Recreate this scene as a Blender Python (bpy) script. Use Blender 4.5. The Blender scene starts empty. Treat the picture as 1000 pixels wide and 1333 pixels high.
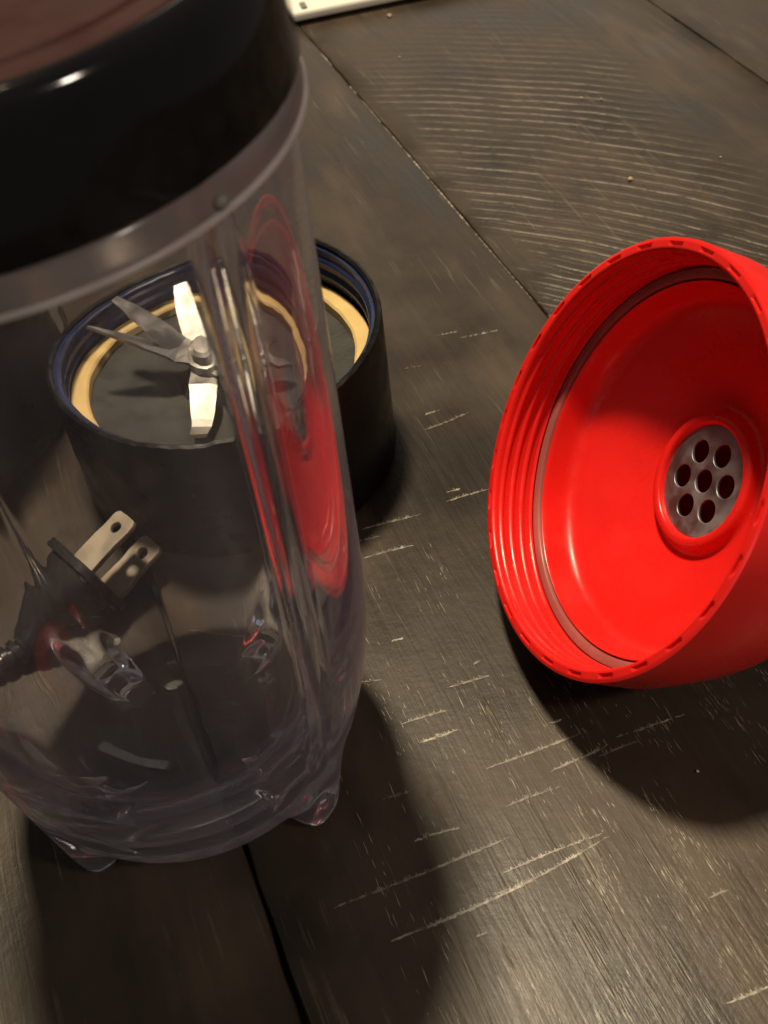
import bpy, bmesh, math, random
from mathutils import Vector, Matrix

random.seed(7)
scn = bpy.context.scene
MM = 0.001

# ------------------------------------------------------------------ camera
cam_data = bpy.data.cameras.new('camera')
cam = bpy.data.objects.new('camera', cam_data)
scn.collection.objects.link(cam)
cr = Vector((0.99156367, -0.0947866, -0.0884137))
cu = Vector((0.12962053, 0.72509308, 0.67634203))
cw = Vector((0.0, 0.68209642, -0.73126225))
m = Matrix.Identity(4)
for i in range(3):
    m[i][0], m[i][1], m[i][2] = cr[i], cu[i], -cw[i]
m.translation = Vector((0, 0, 0.188))
cam.matrix_world = m
cam_data.sensor_fit = 'VERTICAL'
cam_data.sensor_height = 36.0
cam_data.lens = 39.8
cam_data.clip_start = 0.005
cam_data.clip_end = 50
cam_data.dof.use_dof = True
cam_data.dof.focus_distance = 0.225
cam_data.dof.aperture_fstop = 36
scn.camera = cam

# ------------------------------------------------------------------ world, lamps, exposure
world = bpy.data.worlds.new('World')
scn.world = world
world.use_nodes = True
bg = world.node_tree.nodes['Background']
bg.inputs['Color'].default_value = (1.0, 0.88, 0.74, 1)
bg.inputs['Strength'].default_value = 0.10


def area(name, loc, target, size, power, color, shape='DISK', size_y=None):
    ld = bpy.data.lights.new(name, 'AREA')
    ld.shape = shape
    ld.size = size
    if size_y:
        ld.size_y = size_y
    ld.energy = power
    ld.color = color
    o = bpy.data.objects.new(name, ld)
    scn.collection.objects.link(o)
    o.location = loc
    o.rotation_euler = (Vector(target) - Vector(loc)).to_track_quat('-Z', 'Y').to_euler()
    return o


# warm ceiling lamp nearly overhead on the far side, cool window light from the left
key = area('ceiling_lamp', (-0.16, 0.69, 2.2), (0, 0.14, 0), 0.24, 68, (1.0, 0.83, 0.57))
area('far_sheen_fill', (0.35, 2.1, 0.85), (0.05, 0.3, 0), 1.2, 3.2, (1.0, 0.88, 0.72), 'RECTANGLE', 0.8)  # added fill on the far side, gives the table its grazing sheen
area('front_fill', (1.0, -0.55, 1.15), (0, 0.14, 0.03), 0.15, 7.5, (1.0, 0.86, 0.72))  # added front fill, lifts the cup's shadow and its hazy front
area('window_light', (-1.30, -0.25, 0.62), (0, 0.14, 0.03), 0.10, 0.55, (0.55, 0.76, 1.0), 'RECTANGLE', 0.16)

scn.view_settings.view_transform = 'Standard'
scn.view_settings.look = 'None'
scn.view_settings.exposure = 0
scn.view_settings.gamma = 1
scn.cycles.max_bounces = 18
scn.cycles.transmission_bounces = 16
scn.cycles.glossy_bounces = 8
scn.cycles.transparent_max_bounces = 16
scn.cycles.sample_clamp_indirect = 4.0
scn.cycles.blur_glossy = 1.0

# ------------------------------------------------------------------ helpers


def link(name, mesh, mat=None, parent=None):
    o = bpy.data.objects.new(name, mesh)
    scn.collection.objects.link(o)
    if mat:
        mesh.materials.clear()
        mesh.materials.append(mat)
    if parent:
        o.parent = parent
    return o


def empty(name, loc=(0, 0, 0)):
    o = bpy.data.objects.new(name, None)
    o.empty_display_size = 0.01
    scn.collection.objects.link(o)
    o.location = loc
    return o


def tag(o, label, cat, group=None):
    o['label'] = label
    o['category'] = cat
    if group:
        o['group'] = group
    return o


def mesh_from(name, verts, faces, scale=MM, smooth=True, sharp=35):
    me = bpy.data.meshes.new(name)
    me.from_pydata([(v[0] * scale, v[1] * scale, v[2] * scale) for v in verts], [], faces)
    me.update()
    bm = bmesh.new()
    bm.from_mesh(me)
    bmesh.ops.remove_doubles(bm, verts=bm.verts, dist=1e-7)
    bmesh.ops.recalc_face_normals(bm, faces=bm.faces)
    bm.to_mesh(me)
    bm.free()
    if smooth:
        me.polygons.foreach_set('use_smooth', [True] * len(me.polygons))
        me.set_sharp_from_angle(angle=math.radians(sharp))
    return me


def lathe(name, prof, n=128, closed=False, fn=None, sharp=35):
    """Revolve (r, z) points round +Z; fn(r, z, theta, k) may move a point to (r, z)."""
    V, F = [], []
    for k, (r, z) in enumerate(prof):
        for j in range(n):
            t = 2 * math.pi * j / n
            rr, zz = fn(r, z, t, k) if fn else (r, z)
            V.append((rr * math.cos(t), rr * math.sin(t), zz))
    m_ = len(prof)
    for k in range(m_ if closed else m_ - 1):
        a, b = k * n, ((k + 1) % m_) * n
        for j in range(n):
            j2 = (j + 1) % n
            F.append((a + j, a + j2, b + j2, b + j))
    return mesh_from(name, V, F, sharp=sharp)


def chaikin(p, it=2):
    for _ in range(it):
        q = [p[0]]
        for a, b in zip(p, p[1:]):
            q.append(tuple(.75 * x + .25 * y for x, y in zip(a, b)))
            q.append(tuple(.25 * x + .75 * y for x, y in zip(a, b)))
        q.append(p[-1])
        p = q
    return p


def flat_plate(name, outline, holes, thick, bevel=0.08):
    """A plate of the given 2D outline (mm) with round holes [(x, y, r)], thickness along Z."""
    cu_ = bpy.data.curves.new(name, 'CURVE')
    cu_.dimensions = '2D'
    cu_.fill_mode = 'BOTH'
    cu_.extrude = (thick / 2 - bevel) * MM
    cu_.bevel_depth = bevel * MM
    cu_.bevel_resolution = 1

    def spl(pts):
        s = cu_.splines.new('POLY')
        s.points.add(len(pts) - 1)
        for q, (x, y) in zip(s.points, pts):
            q.co = (x * MM, y * MM, 0, 1)
        s.use_cyclic_u = True
    spl(outline)
    for (x, y, r) in holes:
        spl([(x + r * math.cos(-2 * math.pi * i / 40), y + r * math.sin(-2 * math.pi * i / 40)) for i in range(40)])
    o = bpy.data.objects.new(name, cu_)
    scn.collection.objects.link(o)
    bpy.context.view_layer.update()
    dg = bpy.context.evaluated_depsgraph_get()
    me = bpy.data.meshes.new_from_object(o.evaluated_get(dg))
    bpy.data.objects.remove(o)
    bpy.data.curves.remove(cu_)
    me.name = name
    return me


def tube(name, pts, radii, n=20, sharp=40):
    pts = [Vector(p) for p in pts]
    V, F = [], []
    up = Vector((0, 0, 1))
    for i, p in enumerate(pts):
        t = (pts[min(i + 1, len(pts) - 1)] - pts[max(i - 1, 0)]).normalized()
        a = t.cross(up).normalized()
        b = a.cross(t)
        for j in range(n):
            th = 2 * math.pi * j / n
            V.append(tuple(p + (a * math.cos(th) + b * math.sin(th)) * radii[i]))
    for i in range(len(pts) - 1):
        for j in range(n):
            j2 = (j + 1) % n
            F.append((i * n + j, i * n + j2, (i + 1) * n + j2, (i + 1) * n + j))
    F.append(tuple(range(n)))
    F.append(tuple(range((len(pts) - 1) * n, len(pts) * n))[::-1])
    return mesh_from(name, V, F, sharp=sharp)


# ------------------------------------------------------------------ material helpers
def new_mat(name):
    mt = bpy.data.materials.new(name)
    mt.use_nodes = True
    nt = mt.node_tree
    b = nt.nodes['Principled BSDF']
    return mt, nt, b


def N(nt, typ, **kw):
    n = nt.nodes.new(typ)
    for k, v in kw.items():
        if hasattr(n, k):
            setattr(n, k, v)
    return n


def setin(n, **kw):
    for k, v in kw.items():
        n.inputs[k.replace('_', ' ')].default_value = v


def noise(nt, vec, scale, detail=4, rough=.55, dist=0):
    n = N(nt, 'ShaderNodeTexNoise')
    n.inputs['Scale'].default_value = scale
    n.inputs['Detail'].default_value = detail
    n.inputs['Roughness'].default_value = rough
    n.inputs['Distortion'].default_value = dist
    if vec is not None:
        nt.links.new(vec, n.inputs['Vector'])
    return n.outputs['Fac']


def math_(nt, op, a, b=None, clamp=False, c=None):
    n = N(nt, 'ShaderNodeMath', operation=op)
    n.use_clamp = clamp
    for i, v in enumerate((a, b, c)):
        if v is None:
            continue
        if isinstance(v, (int, float)):
            n.inputs[i].default_value = v
        else:
            nt.links.new(v, n.inputs[i])
    return n.outputs[0]


def ramp(nt, fac, lo, hi, a=0.0, b=1.0):
    n = N(nt, 'ShaderNodeMapRange')
    n.interpolation_type = 'SMOOTHSTEP'
    n.inputs['From Min'].default_value = lo
    n.inputs['From Max'].default_value = hi
    n.inputs['To Min'].default_value = a
    n.inputs['To Max'].default_value = b
    nt.links.new(fac, n.inputs['Value'])
    return n.outputs['Result']


def mixc(nt, fac, c1, c2):
    n = N(nt, 'ShaderNodeMix', data_type='RGBA')
    for key, v in ((0, fac), (6, c1), (7, c2)):
        if isinstance(v, (tuple, list)):
            n.inputs[key].default_value = (*v, 1) if len(v) == 3 else v
        elif isinstance(v, (int, float)):
            n.inputs[key].default_value = v
        else:
            nt.links.new(v, n.inputs[key])
    return n.outputs[2]


def bump(nt, height, strength, dist, normal=None):
    n = N(nt, 'ShaderNodeBump')
    n.inputs['Strength'].default_value = strength
    n.inputs['Distance'].default_value = dist
    nt.links.new(height, n.inputs['Height'])
    if normal is not None:
        nt.links.new(normal, n.inputs['Normal'])
    return n.outputs['Normal']


def plastic(name, col, rough=.3, spec=.5, bump_s=.08, bump_scale=900, mottling=.25, coat=0, sss=0, dust=.35):
    mt, nt, b = new_mat(name)
    tc = N(nt, 'ShaderNodeTexCoord').outputs['Object']
    n1 = noise(nt, tc, 60, 5)
    n2 = noise(nt, tc, bump_scale, 3)
    dark = tuple(c * (1 - mottling) for c in col)
    base = mixc(nt, ramp(nt, n1, .35, .65), dark, col)
    # settled dust and fine scuffs
    dst = math_(nt, 'MULTIPLY', ramp(nt, noise(nt, tc, 1900, 2, .5), .70, .78), dust)
    scf = math_(nt, 'MULTIPLY', math_(nt, 'MULTIPLY', ramp(nt, noise(nt, tc, 750, 4, .75, 1.5), .60, .70), ramp(nt, noise(nt, tc, 45, 3), .45, .65)), dust * .35)
    lighter = tuple(min(1, c * .6 + .12) for c in col)
    base = mixc(nt, math_(nt, 'ADD', dst, scf), base, lighter)
    nt.links.new(base, b.inputs['Base Color'])
    rgh = ramp(nt, noise(nt, tc, 140, 4), .3, .7, rough * .75, rough * 1.3)
    nt.links.new(math_(nt, 'ADD', rgh, math_(nt, 'MULTIPLY', scf, .8)), b.inputs['Roughness'])
    b.inputs['Specular IOR Level'].default_value = spec
    if coat:
        b.inputs['Coat Weight'].default_value = coat
        b.inputs['Coat Roughness'].default_value = .05
    if sss:
        b.inputs['Subsurface Weight'].default_value = sss
        b.inputs['Subsurface Radius'].default_value = (.004, .0006, .0006)
        b.inputs['Subsurface Scale'].default_value = 1.0
    nt.links.new(bump(nt, n2, bump_s, .0003), b.inputs['Normal'])
    return mt


def metal(name, col, rough=.28, brushed=(1, 1, 1), bump_s=.15, metallic=1.0):
    mt, nt, b = new_mat(name)
    tc = N(nt, 'ShaderNodeTexCoord').outputs['Object']
    mp = N(nt, 'ShaderNodeMapping')
    mp.inputs['Scale'].default_value = brushed
    nt.links.new(tc, mp.inputs['Vector'])
    n1 = noise(nt, mp.outputs[0], 900, 4)
    n2 = noise(nt, tc, 160, 5)
    b.inputs['Metallic'].default_value = metallic
    nt.links.new(mixc(nt, ramp(nt, n2, .35, .7), tuple(c * .7 for c in col), col), b.inputs['Base Color'])
    nt.links.new(ramp(nt, n2, .3, .7, rough * .8, rough * 1.4), b.inputs['Roughness'])
    nt.links.new(bump(nt, n1, bump_s, .0002), b.inputs['Normal'])
    return mt


# ------------------------------------------------------------------ wood of the table
# plank axes: across = (.959, .284), along = (.284, -.959)
ACR = Vector((0.9588, 0.2840, 0))
ALO = Vector((-0.2840, 0.9588, 0))
ANG = math.atan2(ACR.y, ACR.x)


def wood(name, saw=0.0, saw_centre=(-.065, .05), tone=1.0, seed=0.0):
    mt, nt, b = new_mat(name)
    tc = N(nt, 'ShaderNodeTexCoord').outputs['Object']
    rot = N(nt, 'ShaderNodeMapping')
    rot.inputs['Rotation'].default_value = (0, 0, -ANG)
    nt.links.new(tc, rot.inputs['Vector'])
    off = N(nt, 'ShaderNodeVectorMath', operation='ADD')
    off.inputs[1].default_value = (seed * .37, seed * 1.3, seed * .11)
    nt.links.new(rot.outputs[0], off.inputs[0])
    v = off.outputs[0]

    def st(sx, sy):
        mp = N(nt, 'ShaderNodeMapping')
        mp.inputs['Scale'].default_value = (sx, sy, sx)
        nt.links.new(v, mp.inputs['Vector'])
        return mp.outputs[0]
    warp = noise(nt, v, 9, 2)
    wv = N(nt, 'ShaderNodeVectorMath', operation='ADD')
    cmb = N(nt, 'ShaderNodeCombineXYZ')
    nt.links.new(math_(nt, 'MULTIPLY', warp, .006), cmb.inputs[0])
    nt.links.new(v, wv.inputs[0])
    nt.links.new(cmb.outputs[0], wv.inputs[1])
    v = wv.outputs[0]
    grain = noise(nt, st(1, .03), 1500, 4, .6)           # fine brushed grain
    grain2 = noise(nt, st(1, .05), 260, 4, .55)         # broader figure
    pore = noise(nt, st(1, .045), 760, 3, .55)
    patch = noise(nt, v, 22, 4, .6)
    patch2 = noise(nt, st(1, .25), 55, 3, .6)
    fleck = noise(nt, tc, 2600, 2, .5)
    dirt = noise(nt, tc, 420, 4, .65)
    c_dark = tuple(c * tone for c in (.019, .0133, .0088))
    c_mid = tuple(c * tone for c in (.049, .0348, .0230))
    c_hi = tuple(c * tone for c in (.088, .060, .035))
    col = mixc(nt, ramp(nt, patch, .32, .68), c_dark, c_mid)
    col = mixc(nt, math_(nt, 'MULTIPLY', ramp(nt, patch2, .5, .75), .55), col, c_hi)
    col = mixc(nt, math_(nt, 'MULTIPLY', ramp(nt, grain2, .5, .72), .25), col, c_dark)
    # worn threads, lightened to imitate glints as well, where the brushed grain stands proud, only in some places
    thread = math_(nt, 'MULTIPLY', ramp(nt, pore, .60, .68), ramp(nt, noise(nt, v, 34, 4, .65), .44, .64))
    col = mixc(nt, math_(nt, 'MULTIPLY', thread, .4), col, (.16, .135, .10))
    # tiny specks of dust
    speck = ramp(nt, fleck, .765, .80)
    col = mixc(nt, math_(nt, 'MULTIPLY', speck, .5), col, (.3, .27, .22))
    height = math_(nt, 'ADD', math_(nt, 'MULTIPLY', grain, .24), math_(nt, 'MULTIPLY', grain2, .2))
    height = math_(nt, 'ADD', height, math_(nt, 'MULTIPLY', thread, .4))
    height = math_(nt, 'ADD', height, math_(nt, 'MULTIPLY', dirt, .35))
    if saw:
        # arcs left by a round saw blade: rings about a far centre, only over part of the board
        d = N(nt, 'ShaderNodeVectorMath', operation='DISTANCE')
        d.inputs[1].default_value = (*saw_centre, 0)
        nt.links.new(tc, d.inputs[0])
        rr = math_(nt, 'ADD', d.outputs['Value'], math_(nt, 'MULTIPLY', noise(nt, tc, 40, 4), .0034))
        ph = math_(nt, 'FRACT', math_(nt, 'DIVIDE', rr, .0044))
        tri = math_(nt, 'ABSOLUTE', math_(nt, 'SUBTRACT', ph, .5))          # 0 at line centre
        line = math_(nt, 'MULTIPLY', ramp(nt, tri, .12, .02), ramp(nt, noise(nt, tc, 50, 4, .7), .30, .54))
        wn = N(nt, 'ShaderNodeTexWhiteNoise', noise_dimensions='1D')
        nt.links.new(math_(nt, 'FLOOR', math_(nt, 'DIVIDE', rr, .0044)), wn.inputs['W'])
        line = math_(nt, 'MULTIPLY', line, ramp(nt, wn.outputs['Value'], 0, 1, .55, 1.0))
        sx = N(nt, 'ShaderNodeSeparateXYZ')
        nt.links.new(rot.outputs[0], sx.inputs[0])
        # region mask: an uneven patch along the near side of the board
        mu = math_(nt, 'ADD', sx.outputs['X'], math_(nt, 'MULTIPLY', noise(nt, v, 28, 4, .65), .05))
        mk = math_(nt, 'MULTIPLY', ramp(nt, mu, .140, .150), ramp(nt, mu, .232, .205))
        mv = math_(nt, 'ADD', sx.outputs['Y'], math_(nt, 'MULTIPLY', noise(nt, v, 20, 3), .07))
        mk = math_(nt, 'MULTIPLY', mk, ramp(nt, mv, .43, .36))
        mk = math_(nt, 'MULTIPLY', mk, ramp(nt, noise(nt, tc, 300, 4, .7), .28, .55))
        lm = math_(nt, 'MULTIPLY', line, mk)
        col = mixc(nt, math_(nt, 'MULTIPLY', lm, .75 * saw), col, (.24, .205, .155))
        groove = math_(nt, 'MULTIPLY', ramp(nt, tri, .25, .5), mk)
        col = mixc(nt, math_(nt, 'MULTIPLY', groove, .35), col, c_dark)
        height = math_(nt, 'ADD', height, math_(nt, 'MULTIPLY', math_(nt, 'SUBTRACT', lm, groove), .9 * saw))
    nt.links.new(col, b.inputs['Base Color'])
    ro = ramp(nt, patch, .3, .7, .30, .46)
    ro = math_(nt, 'ADD', ro, math_(nt, 'MULTIPLY', ramp(nt, grain, .4, .6), .06))
    nt.links.new(ro, b.inputs['Roughness'])
    b.inputs['Specular IOR Level'].default_value = .34
    nt.links.new(bump(nt, height, .5, .0004), b.inputs['Normal'])
    return mt


# ------------------------------------------------------------------ table of planks
table = tag(empty('plank_table'), 'dark stained wooden plank table under all the blender parts', 'table')
edges = [-362.5, -243, -123, -3.6, 115.4, 235.6, 355, 474]
groove = [.7, .7, .8, .42, .16, .22, .6, .6]   # half gap of each joint
mats_wood = [wood('plank_wood_%d' % i, saw=(1.0 if i == 4 else 0.0), tone=[.9, .95, .85, .98, 1.02, .95, .95][i], seed=i * 1.7 + .3) for i in range(7)]
for i in range(7):
    u0, u1 = edges[i] + groove[i], edges[i + 1] - groove[i + 1]
    # cross section with eased (rounded) long edges, extruded along the board in steps
    e0, e1 = (.65 if i == 3 else .45), (.65 if i == 2 else .45)
    sec = [(u0, -2.9), (u0, -e0 * 1.3), (u0 + e0 * .3, -e0 * .45), (u0 + e0, -.04)]
    nu = 10
    sec += [(u0 + e0 + (u1 - u0 - e0 - e1) * k / nu, 0.0) for k in range(1, nu)]
    sec += [(u1 - e1, -.04), (u1 - e1 * .3, -e1 * .45), (u1, -e1 * 1.3), (u1, -2.9)]
    V, F = [], []
    steps = 220
    ws = [random.uniform(0, 6.28) for _ in range(8)]
    for s in range(steps + 1):
        y = -250 + 1150 * s / steps
        wob0 = .14 * math.sin(y * .11 + ws[0]) + .10 * math.sin(y * .31 + ws[1]) + .10 * math.sin(y * .83 + ws[2])
        wob1 = .14 * math.sin(y * .12 + ws[3]) + .10 * math.sin(y * .29 + ws[4]) + .10 * math.sin(y * .77 + ws[5])
        for k, (u, z) in enumerate(sec):
            w = wob0 if k < 4 else (wob1 if k >= len(sec) - 4 else 0)
            p = ACR * (u + w) + ALO * y
            V.append((p.x, p.y, z))
    n = len(sec)
    for s in range(steps):
        for k in range(n):
            k2 = (k + 1) % n
            F.append((s * n + k, s * n + k2, (s + 1) * n + k2, (s + 1) * n + k))
    F.append(tuple(range(n)))
    F.append(tuple(range(steps * n, (steps + 1) * n))[::-1])
    plank = link('plank', mesh_from('plank', V, F, sharp=50), mats_wood[i], table)
    if i == 3:
        plank_mid = plank
    if i == 4:
        plank_saw = plank

# added dark backing that keeps world light from showing through the joints
bmu = bmesh.new()
bmesh.ops.create_cube(bmu, size=1)
for v in bmu.verts:
    p = ACR * (56 + v.co.x * 830) + ALO * (325 + v.co.y * 1140)
    v.co = Vector((p.x, p.y, -5 + v.co.z * 4)) * MM
meu = bpy.data.meshes.new('joint_backing')
bmu.to_mesh(meu); bmu.free()
under = link('joint_backing', meu, None, table)

# worn saw nicks across the middle board: ragged slivers of bared wood along each nick
mt_nick, nt_, b_ = new_mat('bared_wood')
tc_ = N(nt_, 'ShaderNodeTexCoord').outputs['Object']
oi_ = N(nt_, 'ShaderNodeObjectInfo')
bare_ = mixc(nt_, ramp(nt_, noise(nt_, tc_, 700, 3), .35, .65), (.12, .10, .075), (.46, .41, .33))
wear_ = math_(nt_, 'MULTIPLY', ramp(nt_, oi_.outputs['Random'], 0, 1, .35, 1.0), ramp(nt_, noise(nt_, tc_, 110, 4, .7), .3, .62, .3, 1.0))
nt_.links.new(mixc(nt_, wear_, (.05, .04, .028), bare_), b_.inputs['Base Color'])
b_.inputs['Roughness'].default_value = .4


def nick(x0, y0, x1, y1, dens=1.0, side=1, parent=plank_mid, hgt=.2, tooth=1.0, name='saw_nick'):
    a, b = Vector((x0, y0, 0)), Vector((x1, y1, 0))
    L = (b - a).length
    V, F = [], []
    grain_dir = ALO
    drt = (b - a).normalized()
    bow = random.uniform(-.03, .03) * L * (name == 'saw_nick')

    def ridge(c, dr, ln, wd, h):
        s = Vector((-dr.y, dr.x, 0))
        k = len(V)
        j = [random.uniform(.7, 1.3) for _ in range(4)]
        q6 = (c - dr * ln * .5, c - dr * ln * .2 * j[0] + s * wd * .5, c + dr * ln * .25 * j[1] + s * wd * .45 * j[2], c + dr * ln * .5,
              c + dr * ln * .2 * j[3] - s * wd * .5, c - dr * ln * .25 - s * wd * .42)
        for p in q6:
            V.append((p.x, p.y, -.03))
        for p in q6:
            g = c + (p - c) * .86
            V.append((g.x, g.y, h * .5))
        for q in range(6):
            F.append((k + q, k + (q + 1) % 6, k + 6 + (q + 1) % 6, k + 6 + q))
        F.append(tuple(range(k + 6, k + 12)))
    cnt = max(6, int(L / .2 * dens))
    for i in range(cnt):
        t = (i + random.uniform(-.6, .6)) / cnt
        t = min(max(t, 0), 1)
        fade = min(1, 4 * t + .25, 4 * (1 - t) + .25)
        c = a.lerp(b, t) + Vector((-drt.y, drt.x, 0)) * (bow * math.sin(math.pi * t))
        if random.random() < .68:
            ridge(c + drt * random.uniform(-.3, .3), (drt + grain_dir * random.uniform(-.2, .35)).normalized(),
                  random.uniform(.7, 1.9), random.uniform(.22, .62) * fade, hgt * random.uniform(.5, 1))
        if random.random() < .5 * fade:
            ln = random.uniform(.25, .95) * fade * tooth
            ridge(c + grain_dir * side * ln * .5, (grain_dir + drt * random.uniform(-.15, .15)).normalized(), ln,
                  random.uniform(.12, .3), hgt * random.uniform(.5, 1.1))
    link(name, mesh_from(name, V, F, smooth=False), mt_nick, parent)


NICKS = [(-8.1, 77.4, 31.5, 90.7, 1.0), (12, 86.5, 31, 91.5, .7), (-16.7, 84.6, 14.8, 93.1, .8), (13.0, 107.3, 31.3, 112.0, 1.1),
         (24.8, 105.1, 35.7, 108.8, 1.0), (15.2, 99.1, 25.5, 101.5, .9), (-1.6, 119.2, 7.3, 120.9, 1.1), (0.8, 114.6, 8.5, 116.3, 1.1),
         (8.3, 126.1, 16.5, 127.6, 1.0), (-5.8, 162.3, 5.4, 164.2, 1.1), (-4.8, 171.1, 8.2, 173.1, .7), (15.1, 176.2, 24.5, 178.1, .7),
         (12.2, 200.5, 23.7, 204.7, .6), (25.9, 233.7, 36.2, 234.8, .45), (8.6, 223.9, 14.2, 224.3, .5), (-2.2, 94.7, 6.3, 96.1, .6),
         (9.8, 83.0, 16.7, 84.5, .5), (-8.5, 167.1, -0.7, 168.3, .5), (-12.1, 130.2, -5.1, 130.0, .6), (46.1, 77.7, 49.3, 78.6, .9),
         (15.5, 179.0, 18.2, 179.5, .6), (-1.9, 139.1, 1.0, 139.4, .6), (44.1, 60.6, 50.7, 62.2, .9), (5.8, 76.2, 8.8, 76.8, .5),
         (-6.8, 103.8, -1.8, 104.6, .4), (33.7, 106.7, 41.4, 108.8, .5), (-43.4, 149.8, -28.0, 144.3, .5), (37.4, 110.2, 51.4, 113.2, .4),
         (14, 131, 15.6, 131.4, .5), (26, 115, 28, 115.4, .6), (20, 236, 26, 236.5, .35), (13, 206, 17, 207, .4)]
for q in NICKS:
    nick(*q[:4], dens=q[4])

# chipped pale edge along the joint beside the sawn board
def joint_chips(y0, y1, dens, off=.72):
    a, b = ACR * (115.4 - off) + ALO * y0, ACR * (115.4 - off) + ALO * y1
    nick(a.x, a.y, b.x, b.y, dens=dens, tooth=.35, hgt=.16, name='chipped_edge')


for y0, y1, dn in ((222, 240, .35), (240, 262, .7), (262, 290, 1.0), (290, 312, .8), (312, 330, .6), (332, 350, .35), (356, 362, .4), (380, 392, .3)):
    joint_chips(y0, y1, dn * 1.5, random.uniform(.42, .6))

mt_fleck, nt_, b_ = new_mat('glinting_grain')  # pale end of the colour imitates specular glints on the grain
tc_ = N(nt_, 'ShaderNodeTexCoord').outputs['Object']
nt_.links.new(mixc(nt_, ramp(nt_, noise(nt_, tc_, 260, 4), .35, .65), (.07, .057, .04), (.42, .37, .29)), b_.inputs['Base Color'])
b_.inputs['Roughness'].default_value = .38

# brushed-up grain flecks, coloured pale and gathered to imitate lamp glare: too many to count, one mesh for the board
V, F = [], []
random.seed(21)
clusters = [(random.uniform(14, 112), random.uniform(40, 150)) for _ in range(95)]
made = 0
while made < 1500:
    cu0, cy0 = random.choice(clusters)
    u = random.gauss(cu0, 1.6)
    y = random.gauss(cy0, 4.5)
    near = max(0, min(1, (175 - y) / 110)) * max(.12, min(1, (u - 4) / 45))  # denser toward the near right, where the imitated glare lies
    if random.random() > near or u > 113.5 or u < 0:
        continue
    ln, wd = random.uniform(.5, 1.0) * random.choice((1.2, 2.2, 4.5)), random.uniform(.07, .2)
    k = len(V)
    nseg = 4
    drift = random.uniform(-.06, .06)
    for q in range(nseg + 1):
        t = q / nseg
        w = wd * math.sin(math.pi * (.08 + .84 * t)) * random.uniform(.6, 1.2)
        c = ACR * (u + drift * ln * t + random.uniform(-.05, .05)) + ALO * (y + ln * t)
        for sg, zz in ((-1, -.03), (-.6, .05), (.6, .05), (1, -.03)):
            p = c + ACR * sg * w * .5
            V.append((p.x, p.y, zz))
    for q in range(nseg):
        a = k + q * 4
        for r in range(3):
            F.append((a + r, a + r + 1, a + r + 5, a + r + 4))
    made += 1
fleck = link('grain_glints', mesh_from('grain_glints', V, F, smooth=False), mt_fleck, plank_mid)
fleck['kind'] = 'stuff'

# ------------------------------------------------------------------ materials of the things
mt_under = plastic('dark_joint', (.012, .012, .014), rough=.7, spec=.2, dust=0)
under.data.materials.append(mt_under)
mt_black = plastic('black_gloss_plastic', (.004, .004, .005), rough=.08, spec=.5, bump_s=.02, dust=.06)
mt_black_rough = plastic('black_worn_plastic', (.006, .0058, .0056), rough=.34, spec=.3, bump_s=.15, dust=.15)
mt_floor = plastic('dusty_black_plastic', (.045, .045, .040), rough=.42, spec=.4, bump_s=.25)
mt_navy = plastic('navy_plastic', (.014, .022, .075), rough=.3, spec=.5)
mt_cream = plastic('aged_cream_rubber', (.78, .56, .23), rough=.55, spec=.3, bump_s=.4, bump_scale=500, mottling=.2)
mt_red = plastic('red_plastic', (.84, .016, .012), rough=.3, spec=.5, bump_s=.06, mottling=.08, dust=.16)
mt_seal = plastic('pinkish_silicone', (.42, .11, .10), rough=.45, spec=.4)
mt_steel = metal('steel', (.50, .48, .44), .42)
mt_prong = metal('nickel_prong', (.52, .45, .34), .5, metallic=.35)
mt_disc = metal('dark_steel', (.40, .42, .44), .5)
mt_brown = plastic('maroon_reflection', (.034, .011, .010), rough=.5, spec=.15, dust=.08)  # maroon colour imitates a red-brown wall mirrored in the lid top
mt_white = plastic('white_plastic', (.82, .79, .70), rough=.4, spec=.4, mottling=.05)
mt_grey = plastic('grey_plastic', (.22, .21, .18), rough=.5)
mt_cord = plastic('black_cord', (.012, .011, .012), rough=.35, spec=.5)
mt_plug = plastic('plug_black', (.022, .022, .023), rough=.26, spec=.6, dust=.12)
mt_crumb = plastic('crumb', (.55, .42, .25), rough=.7)

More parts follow.
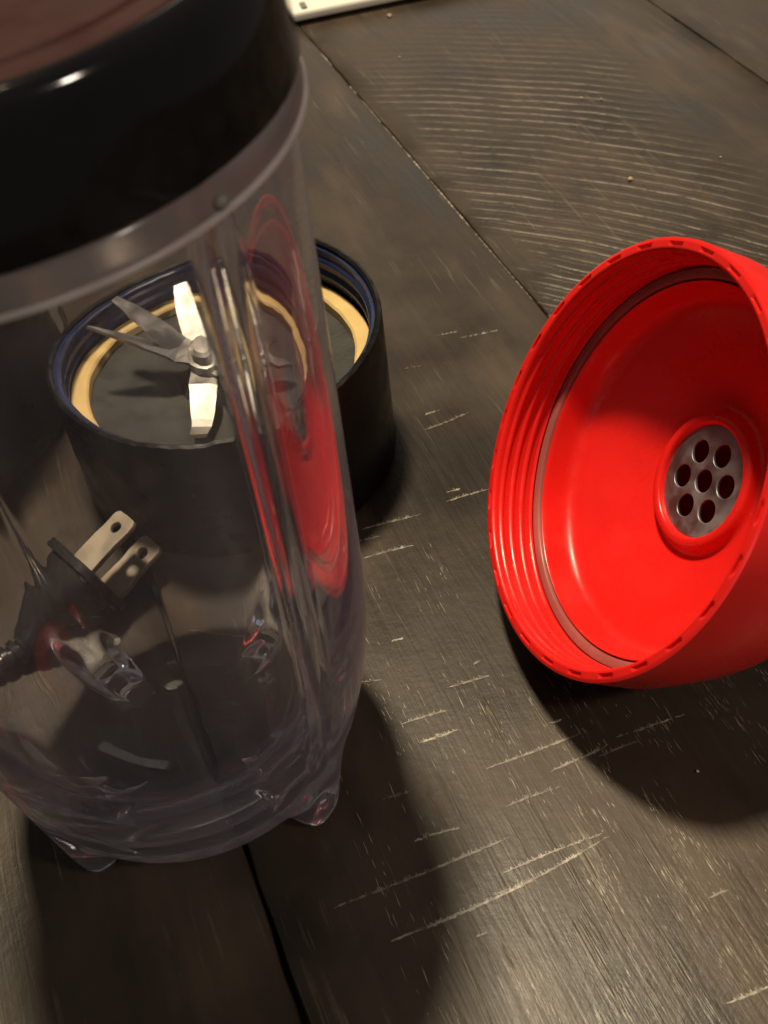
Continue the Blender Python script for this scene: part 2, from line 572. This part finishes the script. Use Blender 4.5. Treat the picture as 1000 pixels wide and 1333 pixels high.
# clear plastic, slightly hazed and scratched; thin walls pass light straight, thick ribs and feet refract
def clear_plastic(name, thin, tint=(.965, .958, .97), ro=1.0):
    mt, nt, b = new_mat(name)
    tc = N(nt, 'ShaderNodeTexCoord').outputs['Object']
    smear = noise(nt, tc, 55, 5, .62)
    nrm = bump(nt, noise(nt, tc, 90, 3), .03, .0006)
    if thin:
        nt.nodes.remove(b)
        fr = N(nt, 'ShaderNodeFresnel')
        geo = N(nt, 'ShaderNodeNewGeometry')
        # the node flips its index on back faces; feed it so that both sides of a thin wall reflect alike
        nt.links.new(ramp(nt, geo.outputs['Backfacing'], 0, 1, 1.6, 1 / 1.6), fr.inputs['IOR'])
        nt.links.new(nrm, fr.inputs['Normal'])
        tr = N(nt, 'ShaderNodeBsdfTransparent')
        tr.inputs['Color'].default_value = (*tint, 1)
        gl = N(nt, 'ShaderNodeBsdfGlossy')
        gl.inputs['Color'].default_value = (1, 1, 1, 1)
        nt.links.new(ramp(nt, smear, .4, .75, .03 * ro, .09 * ro), gl.inputs['Roughness'])
        nt.links.new(nrm, gl.inputs['Normal'])
        mx = N(nt, 'ShaderNodeMixShader')
        nt.links.new(fr.outputs[0], mx.inputs[0])
        nt.links.new(tr.outputs[0], mx.inputs[1])
        nt.links.new(gl.outputs[0], mx.inputs[2])
        base_sh = mx.outputs[0]
    else:
        setin(b, Transmission_Weight=1.0, IOR=1.45)
        b.inputs['Base Color'].default_value = (.95, .94, .965, 1)
        nt.links.new(ramp(nt, smear, .4, .75, .0, .035), b.inputs['Roughness'])
        nt.links.new(nrm, b.inputs['Normal'])
        base_sh = b.outputs[0]
    hz = N(nt, 'ShaderNodeBsdfDiffuse')
    hz.inputs['Color'].default_value = (.44, .42, .52, 1)
    tl = N(nt, 'ShaderNodeBsdfTranslucent')
    tl.inputs['Color'].default_value = (.44, .42, .52, 1)
    m1 = N(nt, 'ShaderNodeMixShader')
    nt.links.new(hz.outputs[0], m1.inputs[1])
    nt.links.new(tl.outputs[0], m1.inputs[2])
    m2 = N(nt, 'ShaderNodeMixShader')
    # smears and fine scratches scatter a little light
    mp = N(nt, 'ShaderNodeMapping')
    mp.inputs['Scale'].default_value = (1, 1, .12)
    nt.links.new(tc, mp.inputs['Vector'])
    scr = ramp(nt, noise(nt, mp.outputs[0], 420, 3, .6), .62, .72, 0, .05)
    lw = N(nt, 'ShaderNodeLayerWeight')          # more plastic to look through where the wall is seen edge on
    lw.inputs['Blend'].default_value = .5
    edge = math_(nt, 'MULTIPLY', math_(nt, 'POWER', lw.outputs['Facing'], 2.6), .32)
    hf = math_(nt, 'ADD', ramp(nt, smear, .40, .78, .012, .06), scr)
    # haze raised toward the lower end, standing in for light missing inside the cup
    sz = N(nt, 'ShaderNodeSeparateXYZ')
    nt.links.new(tc, sz.inputs[0])
    low_haze = math_(nt, 'MULTIPLY', ramp(nt, sz.outputs['Z'], .050, .006), ramp(nt, noise(nt, tc, 85, 5, .7), .3, .7, .015, .07))
    nt.links.new(math_(nt, 'ADD', math_(nt, 'ADD', hf, edge), low_haze), m2.inputs[0])
    nt.links.new(base_sh, m2.inputs[1])
    nt.links.new(m1.outputs[0], m2.inputs[2])
    nt.links.new(m2.outputs[0], nt.nodes['Material Output'].inputs['Surface'])
    return mt


mt_clear = clear_plastic('clear_plastic_wall', False)
mt_clear_thick = clear_plastic('clear_plastic_thick', False)
mt_clear_rib = clear_plastic('clear_plastic_rib', True, (.74, .72, .75), 1.6)

mt_frost, nf, bf = new_mat('frosted_clear_plastic')
setin(bf, Transmission_Weight=.8, IOR=1.47, Roughness=.16)
tcf = N(nf, 'ShaderNodeTexCoord').outputs['Object']
nf.links.new(mixc(nf, ramp(nf, noise(nf, tcf, 70, 4), .3, .7), (.50, .45, .46), (.74, .68, .68)), bf.inputs['Base Color'])
ft = N(nf, 'ShaderNodeBsdfTranslucent')
ft.inputs['Color'].default_value = (.75, .68, .68, 1)
fm = N(nf, 'ShaderNodeMixShader')
fm.inputs[0].default_value = .35
nf.links.new(bf.outputs[0], fm.inputs[1])
nf.links.new(ft.outputs[0], fm.inputs[2])
nf.links.new(fm.outputs[0], nf.nodes['Material Output'].inputs['Surface'])

mt_glint, nb, bb = new_mat('clear_edge_glint')  # pale colour paints the bright glint along clear edges
setin(bb, Roughness=.25, Transmission_Weight=.2)
nb.links.new(mixc(nb, ramp(nb, noise(nb, N(nb, 'ShaderNodeTexCoord').outputs['Object'], 120, 4), .3, .7), (.60, .56, .55), (.9, .87, .85)), bb.inputs['Base Color'])
bt = N(nb, 'ShaderNodeBsdfTranslucent')
bt.inputs['Color'].default_value = (.9, .86, .84, 1)
bx = N(nb, 'ShaderNodeMixShader')
nb.links.new(bb.outputs[0], bx.inputs[1])
nb.links.new(bt.outputs[0], bx.inputs[2])
nb.links.new(bx.outputs[0], nb.nodes['Material Output'].inputs['Surface'])

# ------------------------------------------------------------------ clear blending cup
CUP = Vector((-40.9, 121.0, 0)) * MM
cup = tag(empty('blender_cup', CUP), 'tall clear plastic blender cup with ribs and feet, black lid on top', 'cup')
RIB0 = math.radians(50 - 90)          # angle of the front right rib, from +X


def rib_angles(t):
    a = (t - RIB0 + math.pi / 4) % (math.pi / 2) - math.pi / 4
    return a


def sstep(x, a, b):
    x = min(max((x - a) / (b - a), 0), 1)
    return x * x * (3 - 2 * x)


# (r, z, foot r, foot z) from the shoulder down to the bottom centre
low = [(36.75, 128.6), (36.75, 118), (36.7, 105), (36.65, 90), (36.55, 75), (36.45, 60), (36.3, 46), (35.7, 35)]
low = [(r, z, r, z) for r, z in low]
low += [(34.2, 24, 34.4, 24), (31.6, 13.5, 33.0, 12), (28.4, 8.2, 32.0, 3.0), (24.5, 5.2, 30.4, .25), (20, 3.9, 26.0, .25),
        (14, 4.3, 21.0, 3.2), (8, 4.9, 9, 4.9), (3, 5.2, 3, 5.2), (.05, 5.3, .05, 5.3)]
low = chaikin(low, 2)
top_o = [(34.1, 145.6), (35.6, 145.6), (36.0, 145.0), (36.1, 133.4), (36.1, 129.4)]
inn = [(33.9, 145.4), (34.0, 132), (34.7, 126), (34.8, 110), (34.8, 90), (34.7, 70), (34.4, 54), (33.6, 42), (31.6, 31), (28.0, 22),
       (22.5, 14.5), (15.5, 10.0), (8.5, 8.2), (3, 7.8), (.05, 7.8)]
inn = chaikin(inn, 2)
NT = 360
V, F = [], []


def ring(fn):
    for j in range(NT):
        t = 2 * math.pi * j / NT
        r, z = fn(t)
        V.append((r * math.cos(t), r * math.sin(t), z))


def outer_pt(q):
    r, z, fr, fz = q

    def f(t):
        a = rib_angles(t)
        gf = math.exp(-(a / .175) ** 4)
        rr, zz = r + (fr - r) * gf, z + (fz - z) * gf
        win = sstep(z, 20, 34) * (1 - sstep(z, 125.5, 128))
        g = math.exp(-(a * 36 / .95) ** 2)
        lip = math.exp(-((abs(a) * 36 - 2.1) / .7) ** 2)
        rr += win * (-.6 * g + .12 * lip)
        return rr, zz
    return f


def inner_pt(q):
    r, z = q

    def f(t):
        a = rib_angles(t)
        g = math.exp(-(a * 35 / 1.7) ** 2)
        win = sstep(z, 10, 30) * (1 - sstep(z, 124, 131))
        return r - .55 * g * win, z
    return f


rows = 0
for q in inn[::-1]:
    ring(inner_pt(q)); rows += 1
for r, z in top_o:
    ring(lambda t, r=r, z=z: (r, z)); rows += 1
for q in low:
    ring(outer_pt(q)); rows += 1
for k in range(rows - 1):
    for j in range(NT):
        j2 = (j + 1) % NT
        F.append((k * NT + j, k * NT + j2, (k + 1) * NT + j2, (k + 1) * NT + j))
F.append(tuple(range(NT)))
F.append(tuple(range((rows - 1) * NT, rows * NT)))
cup_wall = link('cup_wall', mesh_from('cup_wall', V, F, sharp=60), mt_clear, cup)
cup_wall.data.materials.append(mt_clear_thick)
cup_wall.data.materials.append(mt_clear_rib)
cup_wall.data.materials.append(mt_glint)
for p in cup_wall.data.polygons:
    c = p.center / MM
    a = rib_angles(math.atan2(c.y, c.x))
    if abs(a) < .22 and c.z < .8 and math.hypot(c.x, c.y) > 28.6:
        p.material_index = 3  # bright crescents painted on the foot edges
    elif abs(a) < .2 and c.z < 9 and math.hypot(c.x, c.y) > 24 and p.normal.dot(Vector((c.x, c.y, 0))) > 0:
        p.material_index = 1
link('collar', lathe('collar', [(36.3, 133.25), (36.3, 129.3), (37.5, 128.9), (38.15, 129.2), (38.35, 129.9), (38.2, 130.6), (38.1, 132.6), (37.7, 133.25)], 192, closed=True, sharp=60), mt_frost, cup)
link('ledge_glint', lathe('ledge_glint', [(38.35 + .42 * math.cos(q * math.pi / 5), 129.35 + .42 * math.sin(q * math.pi / 5)) for q in range(10)], 224, closed=True, sharp=180), mt_glint, cup)  # pale ring added as the lit line under the collar
# small locking nub on the collar above the rib
bm = bmesh.new()
bmesh.ops.create_uvsphere(bm, u_segments=16, v_segments=10, radius=1)
for v in bm.verts:
    v.co = Vector((v.co.x * .8, v.co.y * 1.0, v.co.z * .8)) * MM
me = bpy.data.meshes.new('locking_nub')
bm.to_mesh(me); bm.free()
me.polygons.foreach_set('use_smooth', [True] * len(me.polygons))
nub = link('locking_nub', me, mt_grey, cup)
nub.location = (38.3 * MM * math.cos(RIB0), 38.3 * MM * math.sin(RIB0), 130.6 * MM)
nub.rotation_euler = (0, 0, RIB0)

# ------------------------------------------------------------------ black lid on the cup
lid = tag(empty('cup_lid', CUP + Vector((0, 0, 133.5 * MM))), 'glossy black screw lid whose top is tinted as a maroon reflection, on the clear cup', 'lid')
sk = [(36.5, 10.5), (36.5, .6), (37.0, 0.0), (38.3, 0.0), (38.5, .15), (38.5, .4), (38.3, 3), (38.0, 7), (37.6, 11), (37.0, 13.2), (36.2, 14.2), (35.4, 14.5),
      (34.7, 14.2), (34.4, 13.5), (34.4, 12.6), (0.05, 12.6), (.05, 11.9), (35.8, 11.9)]
link('skirt', lathe('skirt', sk, 160, closed=True, sharp=50), mt_black, lid)
tp = [(34.2, 12.75), (34.2, 13.6), (33.7, 14.0), (31.6, 14.0), (31.2, 13.6), (30.4, 13.6), (30.0, 14.0), (.05, 14.2), (.05, 12.75)]
link('top_panel', lathe('top_panel', tp, 160, closed=True), mt_brown, lid)

# ------------------------------------------------------------------ blade base behind the cup
BASE = Vector((-32.2, 202.7, 0)) * MM
base = tag(empty('blade_base', BASE), 'round black blade base with cream gasket standing behind the clear cup', 'blade base')


def housing_fn(r, z, t, k):
    if k >= 5 and k <= 8:      # nicked, uneven top rim
        z += .18 * math.sin(t * 23 + 1) * math.sin(t * 9) + .10 * math.sin(t * 61)
    return r, z


hp = [(30, 1.2), (35.8, .3), (37.2, .3), (37.5, 1.0), (37.5, 20), (37.5, 36.8), (37.3, 37.6), (36.6, 37.9), (36.0, 37.5), (36.0, 24), (36.0, 21.4), (30, 21.4)]
link('housing', lathe('housing', hp, 192, closed=True, fn=housing_fn, sharp=50), mt_black_rough, base)
# threaded navy collar inside
tp = []
zs = [36.6 - .25 * i for i in range(int((36.6 - 27.2) / .25) + 1)]


def thread_fn(r, z, t, k):
    if k < len(zs):
        f = ((z + 3.6 * t / (2 * math.pi)) / 3.6) % 1
        r -= .85 * max(0, math.cos((f - .5) * math.pi * 2)) ** .7
        if z < 27.7 or z > 36.3:
            r = 35.2
    return r, z


tp = [(35.2, z) for z in zs] + [(35.9, 27.2), (35.9, 36.6)]
link('thread_collar', lathe('thread_collar', tp, 192, closed=True, fn=thread_fn, sharp=60), mt_navy, base)
gp = [(34.9, 24.2), (34.9, 26.4), (34.5, 26.9), (31.0, 26.9), (30.5, 26.4), (30.5, 24.2)]


def gasket_fn(r, z, t, k):
    w = .22 * math.sin(3 * t + .5) + .13 * math.sin(11 * t) + .08 * math.sin(29 * t + 2)
    return (r + w * .5 if k in (3, 4, 5) else r), z + (w * .5 if k in (1, 2, 3, 4) else 0)


link('gasket', lathe('gasket', gp, 160, closed=True, fn=gasket_fn), mt_cream, base)
fp = [(35.9, 21.5), (35.9, 23.8), (30.4, 24.1), (26, 23.4), (12, 22.6), (9, 23.2), (7.5, 25.6), (6.8, 26.2), (.05, 26.2), (.05, 21.5)]
link('inner_floor', lathe('inner_floor', fp, 128, closed=True), mt_floor, base)


def blade(ang, path, widths, thick=.9, twist=0, zoff=0):
    """A bent steel arm: path of (radius, z) in the vertical plane at ang."""
    ca, sa = math.cos(math.radians(ang)), math.sin(math.radians(ang))
    V, F = [], []
    for i, ((r, z), w) in enumerate(zip(path, widths)):
        c = Vector((r * ca, r * sa, z + zoff))
        side = Vector((-sa, ca, 0))
        tw = math.radians(twist) * i / (len(path) - 1)
        side = side * math.cos(tw) + Vector((0, 0, 1)) * math.sin(tw)
        a = path[max(i - 1, 0)]; b = path[min(i + 1, len(path) - 1)]
        tg = Vector(((b[0] - a[0]) * ca, (b[0] - a[0]) * sa, b[1] - a[1])).normalized()
        nrm = side.cross(tg).normalized()
        for sx, sz in ((-1, -1), (1, -1), (.8, 1), (-.8, 1)):
            V.append(tuple(c + side * sx * w * .5 + nrm * sz * thick * .5))
    n = len(path)
    for i in range(n - 1):
        for k in range(4):
            k2 = (k + 1) % 4
            F.append((i * 4 + k, i * 4 + k2, i * 4 + 4 + k2, i * 4 + 4 + k))
    F += [(0, 1, 2, 3), (n * 4 - 1, n * 4 - 2, n * 4 - 3, n * 4 - 4)]
    return link('blade', mesh_from('blade', V, F, smooth=False), mt_steel, base)


blade(104, [(0, 29.2), (9, 29.2), (11, 30.0), (21, 35.0), (25, 37.0)], [9, 9, 8.5, 6.5, 4.5])
blade(-100, [(0, 29.25), (8, 29.2), (10, 28.4), (17, 26.4), (19, 25.6), (22.5, 26.6)], [9, 8.5, 7.5, 5.2, 4.8, 4.0])
blade(150, [(0, 30.3), (7, 30.3), (9, 31.2), (17, 38.5), (25, 45.0)], [8.5, 8, 7.5, 5.5, 2.2])
blade(-30, [(0, 30.35), (7, 30.3), (9, 31.2), (17, 38.0), (24, 43.0)], [8.5, 8, 7.5, 5.5, 2.4])
blade(170, [(0, 31.4), (8, 31.4), (10, 32.2), (20, 37.5), (28, 42.0)], [7, 6.5, 5.5, 4, .8], twist=28)
blade(-10, [(0, 31.45), (8, 31.4), (10, 31.2), (20, 29.0), (25, 28.6)], [7, 6.5, 5.5, 4, 1.2], twist=-20)
hb = [(4.6, 26.2), (4.6, 28.6), (5.6, 28.8), (5.6, 32.0), (4.4, 32.3), (4.4, 34.2), (3.4, 35.0), (1.4, 35.2), (.05, 35.2), (.05, 26.2)]
link('hub', lathe('hub', hb, 12, closed=True, sharp=30), mt_steel, base)

# ------------------------------------------------------------------ red shaker cap lying on its side
capn = Vector((-0.8494207, -0.0930393, 0.51944986)).normalized()
CAPC = Vector((41.0, 140.3, 43.95)) * MM
cap = empty('shaker_cap', CAPC)
q = capn.to_track_quat('Z', 'Y')
cap.rotation_euler = q.to_euler()
tag(cap, 'red plastic shaker cap lying on its side, open end with steel strainer showing', 'cap')
# outer shell with slotted rim and screw thread (local +Z = opening, z = -depth)
outer = [(39.75, -.25), (39.85, -.8), (39.85, -9), (39.6, -11), (39.1, -13), (38.3, -17), (37.3, -21), (35.9, -25), (34.05, -28.4), (31.75, -32),
         (29.0, -35.6), (25.5, -38.6), (21, -41), (15, -42.6), (8, -43.2), (.05, -43.3)]
inner_back = [(.05, -41.2), (8, -41.1), (15, -40.5), (20.5, -39), (25, -36.4), (29, -32.6), (32.5, -28), (34.8, -22), (36.0, -16), (36.5, -12.4)]
tz = [-10.4 + .22 * i for i in range(44)]
thread_in = [(37.35, z) for z in tz]
rim_r = [37.7, 38.0, 38.15, 38.3, 38.45, 38.85, 39.0, 39.15, 39.45]
rim = [(r, 0.0) for r in rim_r]
prof = outer + inner_back + thread_in + [(37.45, -.5)] + rim
k_th0 = len(outer) + len(inner_back)
k_rim0 = k_th0 + len(thread_in) + 1
NSLOT = 28


def cap_fn(r, z, t, k):
    if k_th0 <= k < k_rim0 - 1:
        f = ((z - 2.5 * t / (2 * math.pi) * 1) / 2.5) % 1
        env = sstep(z, -10.2, -9.4) * (1 - sstep(z, -1.9, -1.2))
        r -= .42 * env * max(0, math.cos((f - .5) * 2 * math.pi)) ** .8
    elif k_rim0 + 2 <= k <= k_rim0 + 6:
        f = (t * NSLOT / (2 * math.pi)) % 1
        if .2 < f < .62 and k_rim0 + 3 <= k <= k_rim0 + 5:
            z -= .5
    elif k in (k_rim0, k_rim0 + 8):
        z -= .12
    return r, z


link('shell', lathe('shell', prof, 448, closed=True, fn=cap_fn, sharp=45), mt_red, cap)
# grey seal under the thread
link('seal', lathe('seal', [(36.3, -12.0), (37.2, -11.6), (37.2, -10.4), (36.9, -9.8), (35.6, -9.8), (35.2, -10.3), (35.2, -11.8)], 160, closed=True, sharp=60), mt_seal, cap)
# funnel floor inside with the raised collar round the strainer
fun = [(36.4, -13.4), (36.3, -12.3), (35.1, -12.2), (34.95, -10.7), (34.75, -10.3), (34.5, -10.6), (33.7, -14.2), (33.1, -15.8), (32.0, -16.7), (30.4, -17.2), (24, -19.6), (18.5, -21.7), (15.6, -22.6), (14.2, -23.0),
       (13.4, -22.6), (12.9, -21.2), (12.3, -20.7), (11.3, -20.7), (10.75, -21.2), (10.7, -23.0), (9.6, -23.2), (9.6, -24.4), (14.5, -24.6), (19, -24.2), (25, -21.6), (31.0, -19.0), (34, -17.0), (35.0, -14.6)]
link('funnel', lathe('funnel', chaikin(fun + [fun[0]], 1)[:-1], 192, closed=True, sharp=50), mt_red, cap)
circ = [(10.6 * math.cos(2 * math.pi * i / 72), 10.6 * math.sin(2 * math.pi * i / 72)) for i in range(72)]
holes = [(0, 0, 2.35)] + [(6.05 * math.cos(math.radians(60 * i + 34)), 6.05 * math.sin(math.radians(60 * i + 34)), 2.35) for i in range(6)]
disc = link('strainer_disc', flat_plate('strainer_disc', circ, holes, .7, .15), mt_disc, cap)
disc.location = (0, 0, -22.4 * MM)

# ------------------------------------------------------------------ power plug behind the cup
pB = Vector((0.7348, 0.6250, 0.2636)); pE = Vector((0.5457, -0.7755, 0.3175)); pN = Vector((0.4029, -0.0895, -0.9109))
ROLL = Matrix.Rotation(math.radians(14), 3, pB)
pE, pN = ROLL @ pE, ROLL @ pN
PLO = Vector((-57.0, 161.6, 11.75))
plug = empty('power_plug', (PLO.x * MM, PLO.y * MM, 0))
tag(plug, 'black two-prong power plug with cord lying behind the clear cup', 'plug')
PR = Matrix((pB, pE, pN)).transposed().to_4x4()


def place(o):
    o.matrix_parent_inverse = Matrix.Translation((-PLO.x * MM, -PLO.y * MM, 0))
    return o


for sgn in (-1, 1):
    ol = [(-9, -3.15), (6.6, -3.15), (7.4, -2.5), (7.4, 2.5), (6.6, 3.15), (-9, 3.15)]
    pr = link('prong', flat_plate('prong', ol, [(4.1, 0, 1.5)], 1.5, .2), mt_prong, plug)
    pr.matrix_world = Matrix.Identity(4)
    c = PLO + pN * (6.0 * sgn)
    pr.matrix_basis = Matrix.Translation(c * MM) @ PR
    place(pr)


def rounded_loft(name, secs, mat, parent, n=40, p=4.0, eo=-3.2):
    """Superellipse sections (t along pB, half N, half E) skinned."""
    V, F = [], []
    for (t, hn, he) in secs:
        for j in range(n):
            a = 2 * math.pi * j / n
            ca, sa = math.cos(a), math.sin(a)
            x = math.copysign(abs(ca) ** (2 / p), ca) * hn
            y = math.copysign(abs(sa) ** (2 / p), sa) * he
            V.append(tuple(PLO + pB * t + pN * x + pE * (y + eo * sstep(t, -27, -14))))
    for i in range(len(secs) - 1):
        for j in range(n):
            j2 = (j + 1) % n
            F.append((i * n + j, i * n + j2, (i + 1) * n + j2, (i + 1) * n + j))
    F += [tuple(range(n)), tuple(range((len(secs) - 1) * n, len(secs) * n))[::-1]]
    return place(link(name, mesh_from(name, V, F, sharp=40), mat, parent))


rounded_loft('flange', [(-8.6, 8.9, 8.0), (-8.3, 9.3, 8.4), (-6.5, 9.3, 8.4), (-6.2, 9.0, 8.1)], mt_plug, plug)
rounded_loft('body', [(-27, 3.2, 3.2), (-26.5, 3.7, 3.7), (-22, 4.8, 4.8), (-16, 7.0, 6.4), (-12, 7.9, 7.0), (-10, 8.0, 7.1), (-8.5, 8.0, 7.2)], mt_plug, plug, p=3.2)
p0 = PLO + pB * -26.0
path = [p0, p0 - pB * 3, p0 - pB * 6 + Vector((0, 0, .4)), p0 - pB * 9 + Vector((-.4, .2, 1.2)), p0 - pB * 13 + Vector((-1.2, .6, 1.9)),
        p0 - pB * 18 + Vector((-3, 2, 2.6)), p0 - pB * 24 + Vector((-6, 4.5, 3.6))]
sm = chaikin([tuple(p) for p in path], 2)
L = len(sm)
dense = []
for a, b in zip(sm, sm[1:]):
    for k in range(6):
        dense.append(tuple(x + (y - x) * k / 6 for x, y in zip(a, b)))
acc = 0
rad = []
for i, p in enumerate(dense):
    if i:
        acc += (Vector(p) - Vector(dense[i - 1])).length
    rad.append((3.4 - .03 * acc) if (acc % 2.6) < 1.7 else 2.4)
zmin = [max(p[2], r + .1) for p, r in zip(dense, [3.4] * len(dense))]
dense = [(p[0], p[1], z) for p, z in zip(dense, zmin)]
place(link('strain_relief', tube('strain_relief', dense, rad, 20, 25), mt_plug, plug))
e0 = Vector(dense[-1])
cpath = [tuple(e0 + Vector((3.6, 2.2, 0))), tuple(e0), tuple(e0 + Vector((-8, -3, -1.25))), tuple(e0 + Vector((-22, -6, -1.25))), tuple(e0 + Vector((-42, 2, -1.25))),
         tuple(e0 + Vector((-62, 22, -1.25))), tuple(e0 + Vector((-66, 56, -1.25)))]
cpath = chaikin(cpath, 3)
place(link('cord', tube('cord', cpath, [2.15] * len(cpath), 16), mt_cord, plug))

# ------------------------------------------------------------------ dark motor base at the left, seen only through the cup
motor = tag(empty('motor_base', (-125 * MM, 232 * MM, 0)), 'dark round motor base at left, seen dimly through the clear cup', 'motor base')
mb = [(.05, .3), (46, .3), (48.5, 1.0), (49.3, 3), (49.0, 8), (47.5, 30), (45.5, 62), (44, 82), (42.5, 88), (40, 90), (36.5, 90.2), (36.0, 88), (35.5, 76), (.05, 76)]
link('motor_body', lathe('motor_body', mb, 128), mt_black_rough, motor)
link('drive_ring', lathe('drive_ring', [(14, 76.2), (14, 84), (13, 85), (9, 85), (8.5, 84), (8.5, 76.2)], 64, closed=True), mt_plug, motor)

# ------------------------------------------------------------------ white box at the far edge
tray = empty('white_tray', (12 * MM, 436.5 * MM, 0))
tray.rotation_euler = (0, 0, math.atan2(6.2, 37))
tag(tray, 'flat white plastic tray cut off by the top edge, beyond the black lid', 'tray')
bm = bmesh.new()
bmesh.ops.create_cube(bm, size=1)
for v in bm.verts:
    v.co = Vector(((v.co.x * 190 + 10), (v.co.y + .5) * 110, (v.co.z + .5) * 4.0 + 1.2)) * MM
bmesh.ops.bevel(bm, geom=list(bm.edges), offset=1.6 * MM, segments=3, affect='EDGES', profile=.5)
me = bpy.data.meshes.new('tray_body')
bm.to_mesh(me); bm.free()
me.polygons.foreach_set('use_smooth', [True] * len(me.polygons))
me.set_sharp_from_angle(angle=math.radians(40))
link('tray_body', me, mt_white, tray)


def small_box(name, c, s, mat, parent, bev=.3):
    bm = bmesh.new()
    bmesh.ops.create_cube(bm, size=1)
    for v in bm.verts:
        v.co = Vector((c[0] + v.co.x * s[0], c[1] + v.co.y * s[1], c[2] + v.co.z * s[2])) * MM
    bmesh.ops.bevel(bm, geom=list(bm.edges), offset=bev * MM, segments=2, affect='EDGES')
    me = bpy.data.meshes.new(name)
    bm.to_mesh(me); bm.free()
    return link(name, me, mat, parent)


small_box('grip_tab', (-17.0, 4.5, 5.3), (2.4, 6, .8), mt_grey, tray)
for sx in (-80, 100):
    for sy in (8, 100):
        small_box('foot', (sx, sy, .75), (8, 8, 1.3), mt_grey, tray)

# ------------------------------------------------------------------ crumbs
CR = [((26.5, 430.8), 1.5, 'largest pale crumb on the table near the white tray'),
      ((86.2, 297.4), 1.3, 'pale crumb among the saw arcs above the red cap'),
      ((50.5, 101.0), .55, 'tiny white crumb in the shadow below the red cap'),
      ((82.9, 350.2), .7, 'left one of two tiny crumbs side by side on the sawn board'),
      ((89.0, 347.5), .7, 'right one of two tiny crumbs side by side on the sawn board'),
      ((115.5, 303.5), .6, 'tiny pale crumb on the sawn board nearest the right edge'),
      ((26.7, 396.3), .7, 'small crumb on the sawn board below the largest crumb')]
for (xy, s, lab) in CR:
    bm = bmesh.new()
    bmesh.ops.create_icosphere(bm, subdivisions=2, radius=s * .55)
    for v in bm.verts:
        v.co *= random.uniform(.75, 1.2)
        v.co.z *= .7
    zm = min(v.co.z for v in bm.verts)
    for v in bm.verts:
        v.co = (v.co - Vector((0, 0, zm))) * MM
    me = bpy.data.meshes.new('crumb')
    bm.to_mesh(me); bm.free()
    o = link('crumb', me, mt_crumb)
    o.location = (xy[0] * MM, xy[1] * MM, 0)
    tag(o, lab, 'crumb', 'crumbs on the table')
